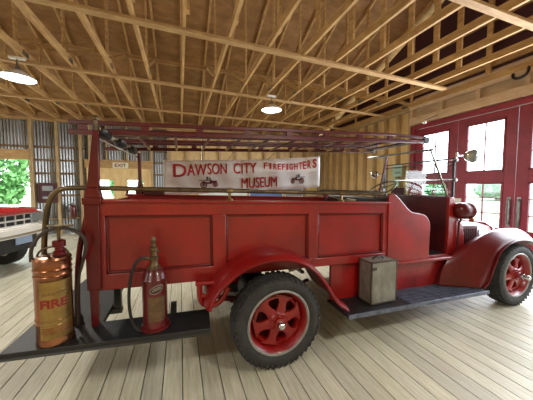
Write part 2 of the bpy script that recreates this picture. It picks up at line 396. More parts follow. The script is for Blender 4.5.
def truss_tree():
    root = empty('roof_truss', (0, ridge_y, 3.65))
    B = lambda p0, p1, n, w_=.042, h_=.092: MB().bar(p0, p1, w_, h_, up=(0, 0, 1)).build(n, 'lumber', root)
    zb = 3.695
    MB().bar((0, YF - .2, zb + .01), (0, YB + .2, zb + .01), .042, .11, up=(0, 0, 1)).build('bottom_chord', 'lumber', root)
    for s_ in (1, -1):
        ye = YB + .3 if s_ > 0 else YF - .3
        B((0, ye, ev + .05), (0, ridge_y, rz + .05), 'top_chord')
        ds = [1.5, 3.1, 4.8]; top = lambda d: ev + .05 + d * sl
        yv = lambda d: ye - s_ * d
        for d in (2.7, 4.9): B((0, yv(d), zb), (0, yv(d), top(d)), 'web', .03, .08)
        B((-.0, yv(4.9), zb), (-.0, yv(2.7), top(2.7)), 'web', .03, .08)
    B((.043, ridge_y, zb), (.043, ridge_y, rz), 'web')
    for y_, z_ in ((1.6, zb), (5.2, zb), (7.9, zb)):
        MB().box(-.024, -.021, y_ - .09, y_ + .09, z_ - .04, z_ + .04).box(.021, .024, y_ - .09, y_ + .09, z_ - .04, z_ + .04).build('gusset_plate', 'steel', root)
    return root
proto = truss_tree()
X_CH = [.09 + .612 * k for k in range(-15, 9)] + [5.86]
for i, xx in enumerate(X_CH):
    t = proto if i == 0 else copy_tree(proto)
    t.location = (xx, ridge_y, 3.65)
    if i == len(X_CH) - 1: tag(t, 'end roof truss against the gable above the red doors', 'roof truss', 'roof trusses')
    else: tag(t, 'pale timber roof truss spanning from back wall to front under the plywood roof', 'roof truss', 'roof trusses')
for ya, yb, xe, lab in ((1.90, 1.98, 5.8, 'runner board under the trusses closest overhead, crossing the upper corner above the red doors'), (3.22, 3.81, 5.4, 'wide rough-edged runner board under the trusses, ending above the red doors'),
                    (4.95, 5.86, 5.8, 'runner board under the trusses that the two hanging lamps are fixed beside'), (7.2, 7.66, 5.8, 'runner board under the trusses closest to the back wall')):
    tag(MB().bar((XL + .1, ya, 3.627), (xe, yb, 3.627), .09 if xe > 5.5 else .11, .041).build('runner_board', 'lumber_x', bevel=.004), lab, 'board', 'runner boards nailed under the trusses')
tag(MB().box(-2.2, 5.8, 6.5, 6.54, 4.47, 4.56).build('brace_board', 'lumber_x'), 'brace board high among the truss webs below the back roof slope', 'board')

# ------------------------------------------------------------ hanging lamps
def make_lamp():
    root = empty('pendant_lamp')
    m = MB(); m.box(-.1, .1, -.03, .03, -.03, 0); m.build('mounting_plate', 'white_enamel', root)
    m = MB(); m.tube([(0, 0, -.03), (0, 0, -.14)], .012); m.lathe([(0, -.14), (.03, -.14), (.035, -.2), (.05, -.22), (0, -.22)], (0, 0, 0), n=20); m.build('stem', 'steel', root)
    m = MB(); m.lathe([(.045, -.2), (.07, -.215), (.13, -.25), (.19, -.29), (.225, -.325), (.23, -.335)], (0, 0, 0), n=36); m.build('reflector', 'white_enamel', root, solid=.004)
    m = MB(); m.lathe([(.0, -.335), (.12, -.334), (.2, -.325), (.222, -.322), (.12, -.31), (0, -.3)], (0, 0, 0), n=36); m.build('bulb_disc', 'lamp_glow', root)
    return root
def lamp_light(x, y, z):
    d = bpy.data.lights.new('lamp_light', 'AREA'); d.shape = 'DISK'; d.size = .42; d.energy = 62; d.color = (1, .965, .88)
    o = bpy.data.objects.new('lamp_light', d); COL.objects.link(o); o.location = (x, y, z)
lp = make_lamp()
for i, (xx, yy, lab) in enumerate(((-2.42, 5.13, 'lit white dish lamp hanging over the far end by the garage opening'), (2.0, 5.33, 'lit white dish lamp hanging above the ladder and banner'),
                             (-6.8, 5.1, 'lit white dish lamp farthest toward the blank end wall'), (-2.4, -.6, 'unseen white dish lamp added for light behind the visitor, on the garage side'), (2.0, -.6, 'unseen white dish lamp added for light behind the visitor, on the red door side'))):  # last two hang unseen behind the camera, added to light truck and floor
    o = lp if i == 0 else copy_tree(lp); o.location = (xx, yy, 3.603); tag(o, lab, 'lamp', 'hanging dish lamps'); lamp_light(xx, yy, 3.603 - .345)

# ------------------------------------------------------------ outdoors
gr = MB(); gr.box(-60, 70, 9.85, 80, -.25, -.12).box(6.3, 70, -50, 9.85, -.25, -.12).box(-60, 6.3, -50, -3.2, -.25, -.12)
struct(gr.build('ground', 'ground'))
def make_tree(h, r, seed):
    rnd = random.Random(seed); root = empty('tree')
    MB().tube([(0, 0, 0), (.05, .05, h * .4), (-.05, 0, h * .8)], [.16, .05], n=8).build('trunk', 'bark', root)
    m = MB().use('leaf')
    for _ in range(3200):
        a = rnd.uniform(0, 2 * PI); t = rnd.random(); zz = h * (.12 + .88 * t); rr = r * (math.sin(PI * (.15 + .8 * t)) ** .7) * math.sqrt(rnd.uniform(.3, 1))
        p = Vector((rr * math.cos(a), rr * math.sin(a), zz)); s_ = rnd.uniform(.1, .2)
        u = Vector((rnd.gauss(0, 1), rnd.gauss(0, 1), rnd.gauss(0, 1))).normalized(); v = u.cross(Vector((rnd.gauss(0, 1), rnd.gauss(0, 1), rnd.gauss(0, 1)))).normalized()
        m.add([p - u * s_, p + v * s_ * .6, p + u * s_, p - v * s_ * .6], [(0, 1, 2, 3)])
    m.build('crown', None, root); return root
t0 = make_tree(5, 1.3, 1)
for i, (a, b, h_, lab) in enumerate(((-9.3, 17.0, 1.25, 'leafy green tree filling the garage opening behind the pickup truck'),
                                 (-7.0, 34, .8, 'green tree seen through the left pane of the double exit doors'), (-4.0, 34, .75, 'green tree seen through the right pane of the double exit doors'))):
    o = t0 if i == 0 else copy_tree(t0); o.location = (a, b, -.12); o.scale = (h_ * .98, h_ * .98, h_); o.rotation_euler.z = i * 1.3; tag(o, lab, 'tree', 'trees outside the back wall')
for i, (a, b) in enumerate([(34, 6.5), (33.4, 12), (34, 17.5), (33, 23)]):
    o = copy_tree(t0); o.location = (a, b, -.12); o.scale = (1.7, 1.7, .5); o.rotation_euler.z = i; tag(o, 'low spreading green tree far outside the windows of the red doors', 'tree', 'trees outside the red doors')

# ------------------------------------------------------------ THE FIRE TRUCK
T = empty('fire_truck', (2.1, 2.72, 0))
tag(T, 'antique open red fire truck with a ladder rack and wooden cargo body', 'fire truck')
YN, YFAR, YM = 2.08, 3.38, 2.73
def M_(): return MB(sag)
def mir(y): return 2 * YM - y

# cargo body sides
def cargo_side(far=False):
    q = (lambda y: mir(y)) if far else (lambda y: y)
    def bx(m, x0, x1, a, b, z0, z1):
        a, b = sorted((q(a), q(b))); m.box(x0, x1, a, b, z0, z1)
    m = M_(); bx(m, -.6, 2.16, 2.1, 2.125, .78, 1.42)
    so = m.build('body_side', 'red', T, bevel=.003)
    f = M_(); bx(f, -.6, 2.14, 2.075, 2.1, 1.315, 1.42)
    bx(f, -.6, .3, 2.075, 2.1, .76, .88); bx(f, 1.2, 2.14, 2.075, 2.1, .79, .875); bx(f, .3, 1.2, 2.075, 2.1, .8, .88)
    for a, b in ((-.6, -.525), (.25, .365), (1.16, 1.27), (2.075, 2.14)): bx(f, a, b, 2.075, 2.1, .87, 1.32)
    f.build('panel_frame', 'red', so, bevel=.006)
    c = M_(); bx(c, -.62, 2.16, 2.055, 2.14, 1.415, 1.437); c.build('top_rail', 'red', so, bevel=.006)
    mo = M_()
    for a, b in ((-.525, .25), (.365, 1.16), (1.27, 2.075)):
        for (x0, x1, z0, z1) in ((a, a + .016, .88, 1.315), (b - .016, b, .88, 1.315), (a, b, .88, .896), (a, b, 1.299, 1.315)): bx(mo, x0, x1, 2.084, 2.1, z0, z1)
    mo.build('panel_molding', 'maroon', so, bevel=.003)
    return so
ns = cargo_side(); cargo_side(True)
m = M_().box(-.62, -.58, YN, YFAR, .76, 1.4); m.build('tailboard', 'maroon', T, bevel=.004)
m = M_().box(-.58, 2.16, 2.12, 3.34, .8, .84); m.build('cargo_floor', 'dark_red', T)
m = M_().box(2.13, 2.17, 2.12, 3.34, .8, 1.42); m.build('front_bulkhead', 'dark_red', T)
m = M_().box(-.42, -.19, 3.3, 3.42, 1.43, 1.475); m.build('latch_block', 'dark_red', T, bevel=.006)
# chassis
for y_ in (2.38, 3.02):
    M_().box(-.55, 4.65, y_, y_ + .06, .68, .8).build('frame_rail', 'dark_red', T)
for x_ in (0, 1.8, 3.2): M_().box(x_, x_ + .06, 2.4, 3.05, .69, .79).build('cross_member', 'dark_red', T)
MB().tube([(.755, 1.95, .395), (.755, 2.5, .395)], .05, 14).lathe([(0, -.14), (.1, -.12), (.15, 0), (.1, .12), (0, .14)], (.755, YM, .395), (0, 1, 0), 20).tube([(.755, 2.5, .395), (.755, 3.5, .395)], .05, 14).build('rear_axle', 'black', T)
MB().tube([(4.0, 1.95, .4), (4.0, 3.5, .4)], .035, 10).build('front_axle', 'black', T)
for s_ in (0, 1):
    for (cx, hw) in ((.755, .55), (4.0, .45)):
        sp = MB()
        for k in range(6):
            L_ = hw * (1 - k * .14); pts = [(cx + L_ * t / 6, (2.33 if not s_ else mir(2.33)), .43 + k * .0 - k * .013 + .1 * (L_ * t / 6 / hw) ** 2) for t in range(-6, 7)]
            for a, b in zip(pts[:-1], pts[1:]): sp.bar(a, b, .05, .011)
        sp.build('leaf_spring', 'dark_red', T)
# side apron below the body and the sill strip
for far in (0, 1):
    q = mir if far else (lambda y: y)
    a, b = sorted((q(2.12), q(2.15)))
    M_().box(1.45, 3.4, a, b, .4, .78).build('side_apron', 'red_scuffed', T, bevel=.003)
    a, b = sorted((q(2.04), q(2.14)))
    M_().box(2.16, 3.42, a, b, .735, .77).build('door_sill', 'red_scuffed', T, bevel=.008)
    # seat side panel with the swept top
    poly = [(2.14, .74), (2.14, 1.5), (2.17, 1.52), (2.22, 1.515), (2.27, 1.48), (2.32, 1.44), (2.38, 1.385), (2.44, 1.335), (2.51, 1.305), (2.6, 1.295), (2.67, 1.285), (2.73, 1.25), (2.765, 1.19), (2.775, 1.1), (2.77, .74)]
    a, b = sorted((q(2.065), q(2.1)))
    sp = M_().prism(poly, 'y', a, b).build('seat_side_panel', 'red_scuffed', T, bevel=.003)
    M_().tube([(p[0], q(2.075), p[1]) for p in poly[1:-1]], .011, 8, smoothpath=1).build('edge_molding', 'red', sp)
    # cowl side in front of the doorway
    a, b = sorted((q(2.12), q(2.16)))
    M_().prism([(3.17, .76), (3.17, 1.5), (3.24, 1.5), (3.3, 1.4), (3.36, 1.22), (3.44, 1.14), (3.5, .76)], 'y', a, b).build('cowl_side', 'red_scuffed', T, bevel=.006)
# seat
M_().box(2.24, 2.72, 2.14, 3.32, .8, 1.06).build('seat_box', 'dark_red', T, bevel=.01)
s1 = M_(); s1.box(2.24, 2.76, 2.15, 3.31, 1.06, 1.18); s1.build('seat_cushion', 'dark_leather', T, bevel=.03)
M_().box(2.18, 2.27, 2.15, 3.31, 1.1, 1.48).build('seat_backrest', 'dark_leather', T, bevel=.03)
M_().tube([(1.36, 2.2, 1.525), (1.4, 2.2, 1.535), (2.1, 2.2, 1.535), (2.16, 2.2, 1.53)], .02, 10).tube([(1.4, 2.2, 1.53), (1.4, 2.15, 1.43)], .01, 6).tube([(2.05, 2.2, 1.53), (2.05, 2.15, 1.43)], .01, 6).build('padded_rail', 'hose_black', T)
# dash / firewall and cab floor
M_().box(3.17, 3.22, 2.15, 3.31, .76, 1.5).build('dashboard', 'dark_red', T, bevel=.008)
M_().box(2.7, 3.2, 2.14, 3.32, .74, .78).build('cab_floor', 'black', T)
# hood
h = M_(); rows = []
for (x_, hw, zt) in ((3.2, .57, 1.47), (3.3, .53, 1.42), (3.42, .42, 1.29), (3.58, .35, 1.16), (3.75, .325, 1.1), (4.2, .315, 1.09), (4.6, .3, 1.08)):
    row = []
    for k in range(17):
        t = -1 + k / 8; a = abs(t)
        if a > .55: row.append((x_, YM + (1 if t > 0 else -1) * hw, .72 + (zt - .1 - .72) * (1 - a) / .45))
        else:
            th = a / .55 * PI / 2; row.append((x_, YM + (1 if t > 0 else -1) * hw * math.sin(th) ** .8 if a else YM, zt - .1 + .1 * math.cos(th) ** .7))
    rows.append(row)
h.loft(rows); hood = h.build('hood', 'red_scuffed', T, solid=.01)
for far in (0, 1):
    lv = M_()
    for k in range(12):
        x_ = 3.84 + k * .036; y_ = YM - .335 if not far else YM + .335
        lv.bar((x_, y_, .81), (x_ + .004, y_, 1.0), .012, .02, up=(1, 0, 0))
    lv.build('louver_set', 'dark_red', hood)
M_().box(3.84, 4.26, YM - .336, YM - .322, .79, 1.02).build('louver_panel', 'maroon', hood)
lb_ = M_().box(3.6, 3.94, 2.24, 2.4, .78, 1.1).build('louvered_box', 'maroon', T, bevel=.006)
lv = M_()
for k in range(8): lv.box(3.63 + k * .038, 3.645 + k * .038, 2.228, 2.24, .82, 1.07)
lv.build('louver_set', 'dark_red', lb_)
M_().box(3.59, 3.95, 2.23, 2.41, 1.1, 1.112).build('box_lid', 'red', lb_)
# radiator, front bumper
rd = M_().prism([(YM - .31, .62), (YM - .31, 1.03), (YM - .2, 1.1), (YM + .2, 1.1), (YM + .31, 1.03), (YM + .31, .62)], 'x', 4.6, 4.68).build('radiator_shell', 'red', T, bevel=.012)
g = M_()
for k in range(22): g.box(4.67, 4.69, YM - .26 + k * .0245, YM - .252 + k * .0245, .68, 1.03)
g.build('radiator_core', 'black', rd)
M_().lathe([(0, 0), (.04, 0), (.04, .03), (.02, .05), (0, .05)], (4.64, YM, 1.1)).build('radiator_cap', 'brass', rd)
M_().tube([(4.85, 1.95, .62), (4.9, 2.2, .62), (4.9, 3.25, .62), (4.85, 3.5, .62)], .03, 10).bar((4.6, 2.41, .6), (4.88, 2.41, .62), .04, .05).bar((4.6, 3.05, .6), (4.88, 3.05, .62), .04, .05).build('front_bumper', 'red', T)

# fenders
def smooth_pts(p, n=2):
    p = [Vector(q_) for q_ in p]
    for _ in range(n):
        r2 = [p[0]]
        for a, b in zip(p[:-1], p[1:]): r2 += [a * .75 + b * .25, a * .25 + b * .75]
        p = r2 + [p[-1]]
    return p
lip = smooth_pts([(.19, 0, .61), (.215, 0, .69), (.31, 0, .80), (.46, 0, .91), (.65, 0, .965), (.86, 0, .96), (1.04, 0, .895), (1.2, 0, .74), (1.33, 0, .52), (1.46, 0, .43)])
def rear_fender(far):
    q = mir if far else (lambda y: y)
    rows = [[], [], [], [], [], []]
    n = len(lip)
    for i, p in enumerate(lip):
        t = (lip[min(i + 1, n - 1)] - lip[max(i - 1, 0)]).normalized(); nr = Vector((-t.z, 0, t.x))
        if nr.z < 0 and .4 < p.x < 1.1: nr = -nr
        for r_, (y_, o_) in zip(rows, ((1.838, -.014), (1.832, 0), (1.86, .02), (1.95, .034), (2.09, .04), (2.32, .03))):
            P = p + nr * o_; r_.append((P.x, q(y_), P.z))
    f = M_(); f.loft(rows); return f.build('rear_fender', 'red', T, solid=.006)
rear_fender(0); rear_fender(1)
# front fender
fl_lip = smooth_pts([(3.38, 1.83, .425), (3.5, 1.83, .5), (3.58, 1.83, .7), (3.69, 1.83, .88), (3.93, 1.83, .97), (4.2, 1.83, .98), (4.42, 1.83, .92), (4.58, 1.84, .78)], 2)
fl_cr = smooth_pts([(2.94, 2.04, .43), (3.0, 2.04, .66), (3.2, 2.04, .84), (3.56, 2.02, 1.03), (3.9, 2.02, 1.1), (4.3, 2.02, 1.11), (4.58, 2.02, 1.02), (4.74, 2.02, .84)], 2)
fl_in = smooth_pts([(2.92, 2.2, .42), (3.02, 2.34, .45), (3.24, 2.36, .5), (3.55, 2.38, .6), (3.9, 2.4, .73), (4.3, 2.4, .9), (4.58, 2.4, .9), (4.74, 2.38, .74)], 2)
def front_fender(far):
    q = mir if far else (lambda y: y)
    rows = []
    for k in range(9):
        t = k / 8; row = []
        for a, b, c in zip(fl_lip, fl_cr, fl_in):
            if t < .6:
                s_ = t / .6; e = math.sin(s_ * PI / 2); P = a + (b - a) * s_; P = Vector((a.x + (b.x - a.x) * s_, a.y + (b.y - a.y) * s_, a.z + (b.z - a.z) * e))
            else:
                s_ = (t - .6) / .4; P = b + (c - b) * s_
            row.append((P.x, q(P.y), P.z))
        rows.append(row)
    f = M_(); f.loft(rows); fo = f.build('front_fender', 'maroon', T, solid=.006)
    M_().tube([(p.x, q(p.y), p.z) for p in fl_lip], .01, 8).build('rolled_edge', 'maroon', fo)
    r_ = M_()
    for (x_, y_, z_) in ((3.1, 2.0, .55), (3.32, 1.92, .53)): r_.lathe([(0, -.02), (.018, -.02), (.018, 0), (.012, .006), (0, .008)], (x_, q(y_), z_), (-.45, -1 if not far else 1, .3), 12)
    r_.build('rivet', 'chrome', fo)
front_fender(0); front_fender(1)

# running boards
for far in (0, 1):
    q = mir if far else (lambda y: y)
    a, b = sorted((q(1.79), q(2.14)))
    rb = M_().box(1.42, 3.42, a, b, .385, .408).build('running_board', 'step_black', T, bevel=.004)
    tp = M_(); a, b = sorted((q(1.8), q(2.12))); tp.box(2.2, 3.36, a, b, .408, .412)
    for i in range(46):
        for j in range(11):
            x_ = 2.22 + i * .0247; y_ = 1.82 + j * .027 + (.0135 if i % 2 else 0)
            tp.obox(Matrix.Translation((x_, q(y_), .4145)) @ Matrix.Rotation(R(45 if (i + j) % 2 else -45), 4, 'Z'), .028, .008, .007)
    tp.build('tread_plate', 'tread', rb)
    M_().box(1.42, 3.42, min(q(1.785), q(1.8)), max(q(1.785), q(1.8)), .375, .416).build('edge_strip', 'tread', rb, bevel=.003)
    for x_ in (1.6, 2.3, 3.0): M_().box(x_, x_ + .05, min(q(1.85), q(2.4)), max(q(1.85), q(2.4)), .35, .385).build('board_bracket', 'dark_red', rb)
# rear step: a wide board across the tail and a side arm toward the wheel
rs = M_(); rs.prism([(-1.055, 1.875), (.19, 1.79), (.215, 2.1), (-.57, 2.12), (-.57, 3.45), (-.98, 3.45)], 'z', .47, .505)
step = rs.build('rear_step', 'step_black', T, bevel=.004)
M_().tube([(-1.05, 1.878, .466), (.185, 1.795, .466)], .01, 6).build('step_edge', 'black', step)
for y_ in (2.41, 3.05): M_().box(-.95, -.5, y_ - .03, y_ + .03, .43, .47).bar((-.53, y_, .44), (-.53, y_, .7), .05, .05).build('step_bracket', 'black', step)
M_().box(-.1, -.05, 1.85, 2.4, .43, .47).build('step_bracket', 'black', step)
# spring hanger with its curled iron
def hanger(q):
    hg = M_(); y_ = q(1.98)
    hg.tube([(.13, y_, .78), (.13, y_, .66), (.16, y_, .6), (.24, y_, .58), (.31, y_, .62), (.36, y_, .72)], .022, 8, smoothpath=2)
    hg.tube([(.27, y_, .77), (.25, y_, .7), (.19, y_, .66), (.14, y_, .68)], .018, 8, smoothpath=1)
    hg.bar((.22, y_, .6), (.3, q(2.38), .58), .05, .05)
    hg.tube([(.1, y_, .78), (.34, y_, .77)], .02, 8)
    hg.build('spring_hanger', 'red', T)
hanger(lambda y: y); hanger(mir)
M_().tube([(1.0, 2.18, .74), (1.22, 2.12, .81)], .016, 10).tube([(1.22, 2.12, .81), (1.26, 2.11, .82)], .024, 10).build('brake_rod', 'steel', T)

# rear posts
def post(q, x_):
    p = M_(); y_ = q(2.08)
    secs = [(-.60, .09, .44), (-.60, .09, 1.36)]
    p.bar((x_ - .035, y_, .505), (x_ - .035, y_, .78), .045, .05, up=(0, 1, 0), w1=.055); p.bar((x_ - .03, y_, .78), (x_ - .03, y_, 1.4), .09, .06, up=(0, 1, 0))
    p.bar((x_ - .025, y_, 1.4), (x_ - .025, y_, 1.45), .115, .08, up=(0, 1, 0)); p.bar((x_ - .02, y_, 1.45), (x_ - .018, y_, 1.52), .1, .07, up=(0, 1, 0), w1=.072)
    p.bar((x_ - .018, y_, 1.52), (x_ + .01, y_, 1.93), .072, .05, up=(0, 1, 0), w1=.035, h1=.035)
    po = p.build('rear_post', 'maroon', T, bevel=.004)
    M_().tube([(x_ + .01, y_, 1.93), (x_ + .01, y_, 2.0)], .012, 8).lathe([(0, .0), (.02, .005), (.022, .02), (.012, .035), (0, .04)], (x_ + .01, y_, 2.0), n=12).build('finial', 'old_brass', po)
    return po
post(lambda y: y, -.57)
fp = M_(); fp.lathe([(0, 1.42), (.05, 1.42), (.055, 1.47), (.035, 1.53), (.022, 1.6), (.018, 1.96)], (-.47, 3.4, 0), n=14)
fp.build('rear_post', 'maroon', T)
rr_ = M_(); rr_.tube([(-.55, 2.1, 1.95), (-.47, 3.4, 1.95)], .017, 10).tube([(-.57, 2.1, 1.89), (-.49, 3.4, 1.89)], .009, 8)
rack = rr_.build('ladder_rack', 'chrome', T)
for t in (.08, .42, .76):
    c = Vector((-.55, 2.1, 1.935)).lerp(Vector((-.47, 3.4, 1.935)), t); M_().lathe([(0, -.1), (.03, -.1), (.04, -.07), (.04, .07), (.03, .1), (0, .1)], c, (.06, 1, 0), 16).build('roller', 'hose_black', rack)
M_().tube([(-.61, 2.11, 1.42), (-.64, 2.12, 1.34), (-.69, 2.13, 1.15), (-.72, 2.14, .98), (-.74, 2.15, .7), (-.74, 2.15, .51)], .019, 10, smoothpath=2).build('tail_brace', 'maroon', T)
M_().lathe([(0, .506), (.035, .506), (.035, .53), (.024, .57), (0, .57)], (-.74, 2.15, 0), n=14).build('brace_foot', 'black', T)
# brass grab rail
gr_ = M_(); yr = 2.09
rail_o = gr_.tube([(-.95, 2.2, .506), (-.94, 2.17, .9), (-.9, 2.12, 1.22), (-.86, yr, 1.42), (-.81, yr, 1.5), (-.74, yr, 1.518), (-.5, yr, 1.52), (2.1, yr, 1.52)], .0175, 10, smoothpath=2).build('grab_rail', 'old_brass', T)
for x_ in (.4, 1.54):
    M_().tube([(x_, yr, 1.44), (x_, yr, 1.5)], .012, 8).lathe([(.03, 1.437), (.03, 1.447), (.014, 1.455)], (x_, yr, 0), n=12).lathe([(0, -.025), (.022, -.025), (.024, 0), (.022, .025), (0, .025)], (x_, yr, 1.52), (1, 0, 0), 12).build('rail_bracket', 'brass', rail_o)
# far rail with its curved end
M_().tube([(-.62, 3.38, 1.42), (-.6, 3.38, 1.49), (-.52, 3.38, 1.52), (2.1, 3.38, 1.52)], .013, 8, smoothpath=2).build('grab_rail', 'old_brass', T)

# front ladder supports
M_().tube([(2.92, 2.2, 2.07), (3.22, 2.18, 1.5)], .012, 8).build('front_strut', 'chrome', T)
M_().bar((3.3, 3.25, 2.13), (3.2, 3.3, 1.5), .03, .03).build('front_strut', 'maroon', T)
M_().tube([(2.92, 2.17, 2.075), (2.95, 3.3, 2.1)], .014, 8).tube([(2.95, 3.3, 2.1), (3.3, 3.25, 2.13)], .012, 8).build('front_rack_bar', 'steel', T)
# windshield
wsx = 3.3; ws = M_()
for y_ in (2.17, 3.29): ws.bar((wsx, y_, 1.48), (wsx, y_, 2.0), .02, .025)
ws.bar((wsx, 2.17, 1.985), (wsx, 3.29, 1.985), .018, .016).bar((wsx, 2.17, 1.94), (wsx, 3.29, 1.94), .012, .012).bar((wsx, 2.17, 1.5), (wsx, 3.29, 1.5), .015, .02)
wso = ws.build('windshield', 'black', T)
M_().bar((wsx, 2.17, 1.73), (wsx, 3.29, 1.73), .014, .012).build('glass_edge', 'chrome', wso)
M_().box(wsx - .003, wsx + .003, 2.18, 3.28, 1.5, 1.94).build('glass', 'glass', wso)
for z_ in (1.72, 1.97): M_().lathe([(0, -.02), (.02, -.02), (.022, .02), (0, .02)], (wsx, 2.15, z_), (0, 1, 0), 12).build('wing_nut', 'steel', wso)
# spotlight
sp = M_().lathe([(0, -.1), (.03, -.095), (.06, -.07), (.08, -.02), (.085, .01), (.078, .018)], (3.53, 2.1, 2.03), (-.25, -1, -.12), 28).tube([(3.32, 2.16, 2.03), (3.4, 2.16, 2.03), (3.5, 2.16, 2.03)], .01, 8).tube([(3.32, 2.16, 2.0), (3.32, 2.16, 2.07)], .014, 8).build('spotlight', 'chrome', T)
M_().lathe([(.078, .014), (.05, .024), (0, .03)], (3.53, 2.1, 2.03), (-.25, -1, -.12), 28).build('lens', 'lamp_lens', sp)
sp = M_().lathe([(0, -.09), (.03, -.085), (.055, -.06), (.07, 0), (.065, .01)], (3.2, 3.42, 1.84), (.6, .2, 0), 20).tube([(3.2, 3.38, 1.84), (3.3, 3.3, 1.84)], .01, 8).build('side_lamp', 'chrome', T)
# big bullet side lamp on its stand
bl = M_().lathe([(0, -.13), (.045, -.122), (.08, -.095), (.1, -.045), (.104, .01), (.1, .09), (.106, .1), (.106, .12), (.095, .13)], (3.36, 2.1, 1.33), (1, .0, 0), 32).build('bullet_lamp', 'maroon', T)
M_().lathe([(.095, .122), (.06, .14), (0, .15)], (3.36, 2.1, 1.33), (1, 0, 0), 28).build('lens', 'lamp_lens', bl)
M_().tube([(3.36, 2.1, 1.25), (3.36, 2.1, 1.2), (3.33, 2.1, 1.18), (3.32, 2.1, .76)], .014, 8).tube([(3.29, 2.12, 1.35), (3.2, 2.14, 1.38)], .018, 8).build('lamp_bracket', 'maroon', bl)
# steering wheel
sw = M_(); c = Vector((3.0, 3.03, 1.6)); ax = Vector((-.55, 0, .83)).normalized(); u = Vector((.83, 0, .55)); v = Vector((0, 1, 0))
ring = [c + (u * math.cos(2 * PI * k / 32) + v * math.sin(2 * PI * k / 32)) * .2 for k in range(33)]
sw.tube(ring, .013, 8, cap=False)
for k in range(4): a = PI / 4 + k * PI / 2; sw.tube([c, c + (u * math.cos(a) + v * math.sin(a)) * .2], .008, 6)
swo = sw.build('steering_wheel', 'old_brass', T)
M_().tube([c, c - ax * .55], .018, 8).build('steering_column', 'black', swo)

# wheels
def wheel(cx, cy, rad, side, name='wheel'):
    """side -1: outer face toward -y"""
    root = empty(name, (cx, cy, rad)); root.parent = T; root.location = Vector((cx, cy, rad)) - T.location
    o = lambda r_, d: (r_, d * 1.0)
    ax = (0, side, 0); c0 = (0, 0, 0); w = .095; k_ = rad / .395
    def put(m, n, mt, **k):
        ob = m.build(n, mt, None, **k); ob.parent = root; return ob
    t = MB().use('rubber')
    prof = [(.275, -.07), (.285, -.09), (.33, -.105), (.362, -.095), (.382, -.08), (.386, -.04), (.386, .04), (.382, .08), (.362, .095), (.33, .105), (.29, .095), (.275, .08)]
    t.lathe([(r_ * k_, h_) for r_, h_ in prof], c0, ax, 72)
    for i in range(44):
        a = 2 * PI * i / 44
        for row, (h0, sk, ln) in enumerate(((-.078, .0, .038), (-.04, .5, .03), (0, 0, .03), (.04, .5, .03), (.078, 0, .038))):
            aa = a + sk * 2 * PI / 44
            mm = Matrix.Rotation(aa, 4, 'Y') @ Matrix.Translation((.3865 * k_ - (.004 if abs(h0) > .07 else 0), h0, 0)) @ Matrix.Rotation(R(25 if row % 2 else -25), 4, 'X')
            t.obox(mm, .010, ln, .036)
    for i in range(44):
        for h0 in (.094, -.094):
            mm = Matrix.Rotation(2 * PI * (i + .25) / 44, 4, 'Y') @ Matrix.Translation((.366 * k_, h0, 0))
            t.obox(mm, .024, .008, .024)
    to = put(t, 'tire', None)
    ring = MB(); ring.lathe([(.278 * k_, .085), (.282 * k_, .093), (.272 * k_, .099), (.262 * k_, .095), (.256 * k_, .08)], c0, ax, 64)
    put(ring, 'rim_ring', 'rim_grey')
    rim = MB().use('red'); rim.lathe([(.262 * k_, .09), (.252 * k_, .082), (.235 * k_, .03), (.225 * k_, .0), (.215 * k_, .03), (.195 * k_, .04), (.19 * k_, .03), (.19 * k_, -.03), (.26 * k_, -.07)], c0, ax, 64)
    rim.use('dark_red').lathe([(.205 * k_, -.04), (.1, -.045), (0, -.045)], c0, ax, 48).use('red')
    for i in range(6):
        a = 2 * PI * i / 6 + .2; ca, sa = math.cos(a), math.sin(a)
        P = lambda r_, s_, h_: (r_ * ca - s_ * sa, side * h_, r_ * sa + s_ * ca)
        rs_ = [(.05, .05, .062), (.09, .042, .06), (.13, .034, .055), (.165, .038, .05), (.19, .06, .046), (.212, .098, .04)]
        rows = [[P(r_ * k_, -w_, h_ - .035), P(r_ * k_, -w_, h_ - .01), P(r_ * k_, -w_ * .5, h_), P(r_ * k_, w_ * .5, h_), P(r_ * k_, w_, h_ - .01), P(r_ * k_, w_, h_ - .035)] for r_, w_, h_ in rs_]
        rim.loft(rows)
    put(rim, 'rim', None)
    hub = MB(); hub.lathe([(.085, .03), (.082, .06), (.07, .072), (.045, .075), (.042, .1), (.035, .105), (0, .107)], c0, ax, 32)
    for i in range(6):
        a = 2 * PI * i / 6 + .7; hub.lathe([(0, .09), (.01, .09), (.01, .06)], (.062 * math.cos(a), 0, .062 * math.sin(a)), ax, 6)
    put(hub, 'hub', 'red')
    cap = MB(); cap.lathe([(.034, .1), (.036, .13), (.032, .147), (.024, .153), (0, .154)], c0, ax, 6 if rad < .4 else 16)
    if rad >= .4: cap.lathe([(.03, .15), (.026, .2), (.02, .21), (0, .212)], c0, ax, 12)
    put(cap, 'hub_cap', 'chrome')
    return root
wheel(.77, 1.94, .396, -1, 'rear_wheel'); wheel(.77, mir(1.94), .396, 1, 'rear_wheel')
wheel(4.08, 1.93, .404, -1, 'front_wheel'); wheel(4.08, mir(1.93), .404, 1, 'front_wheel')

# re-root the truck's direct parts at the empty (build() already subtracts its location)

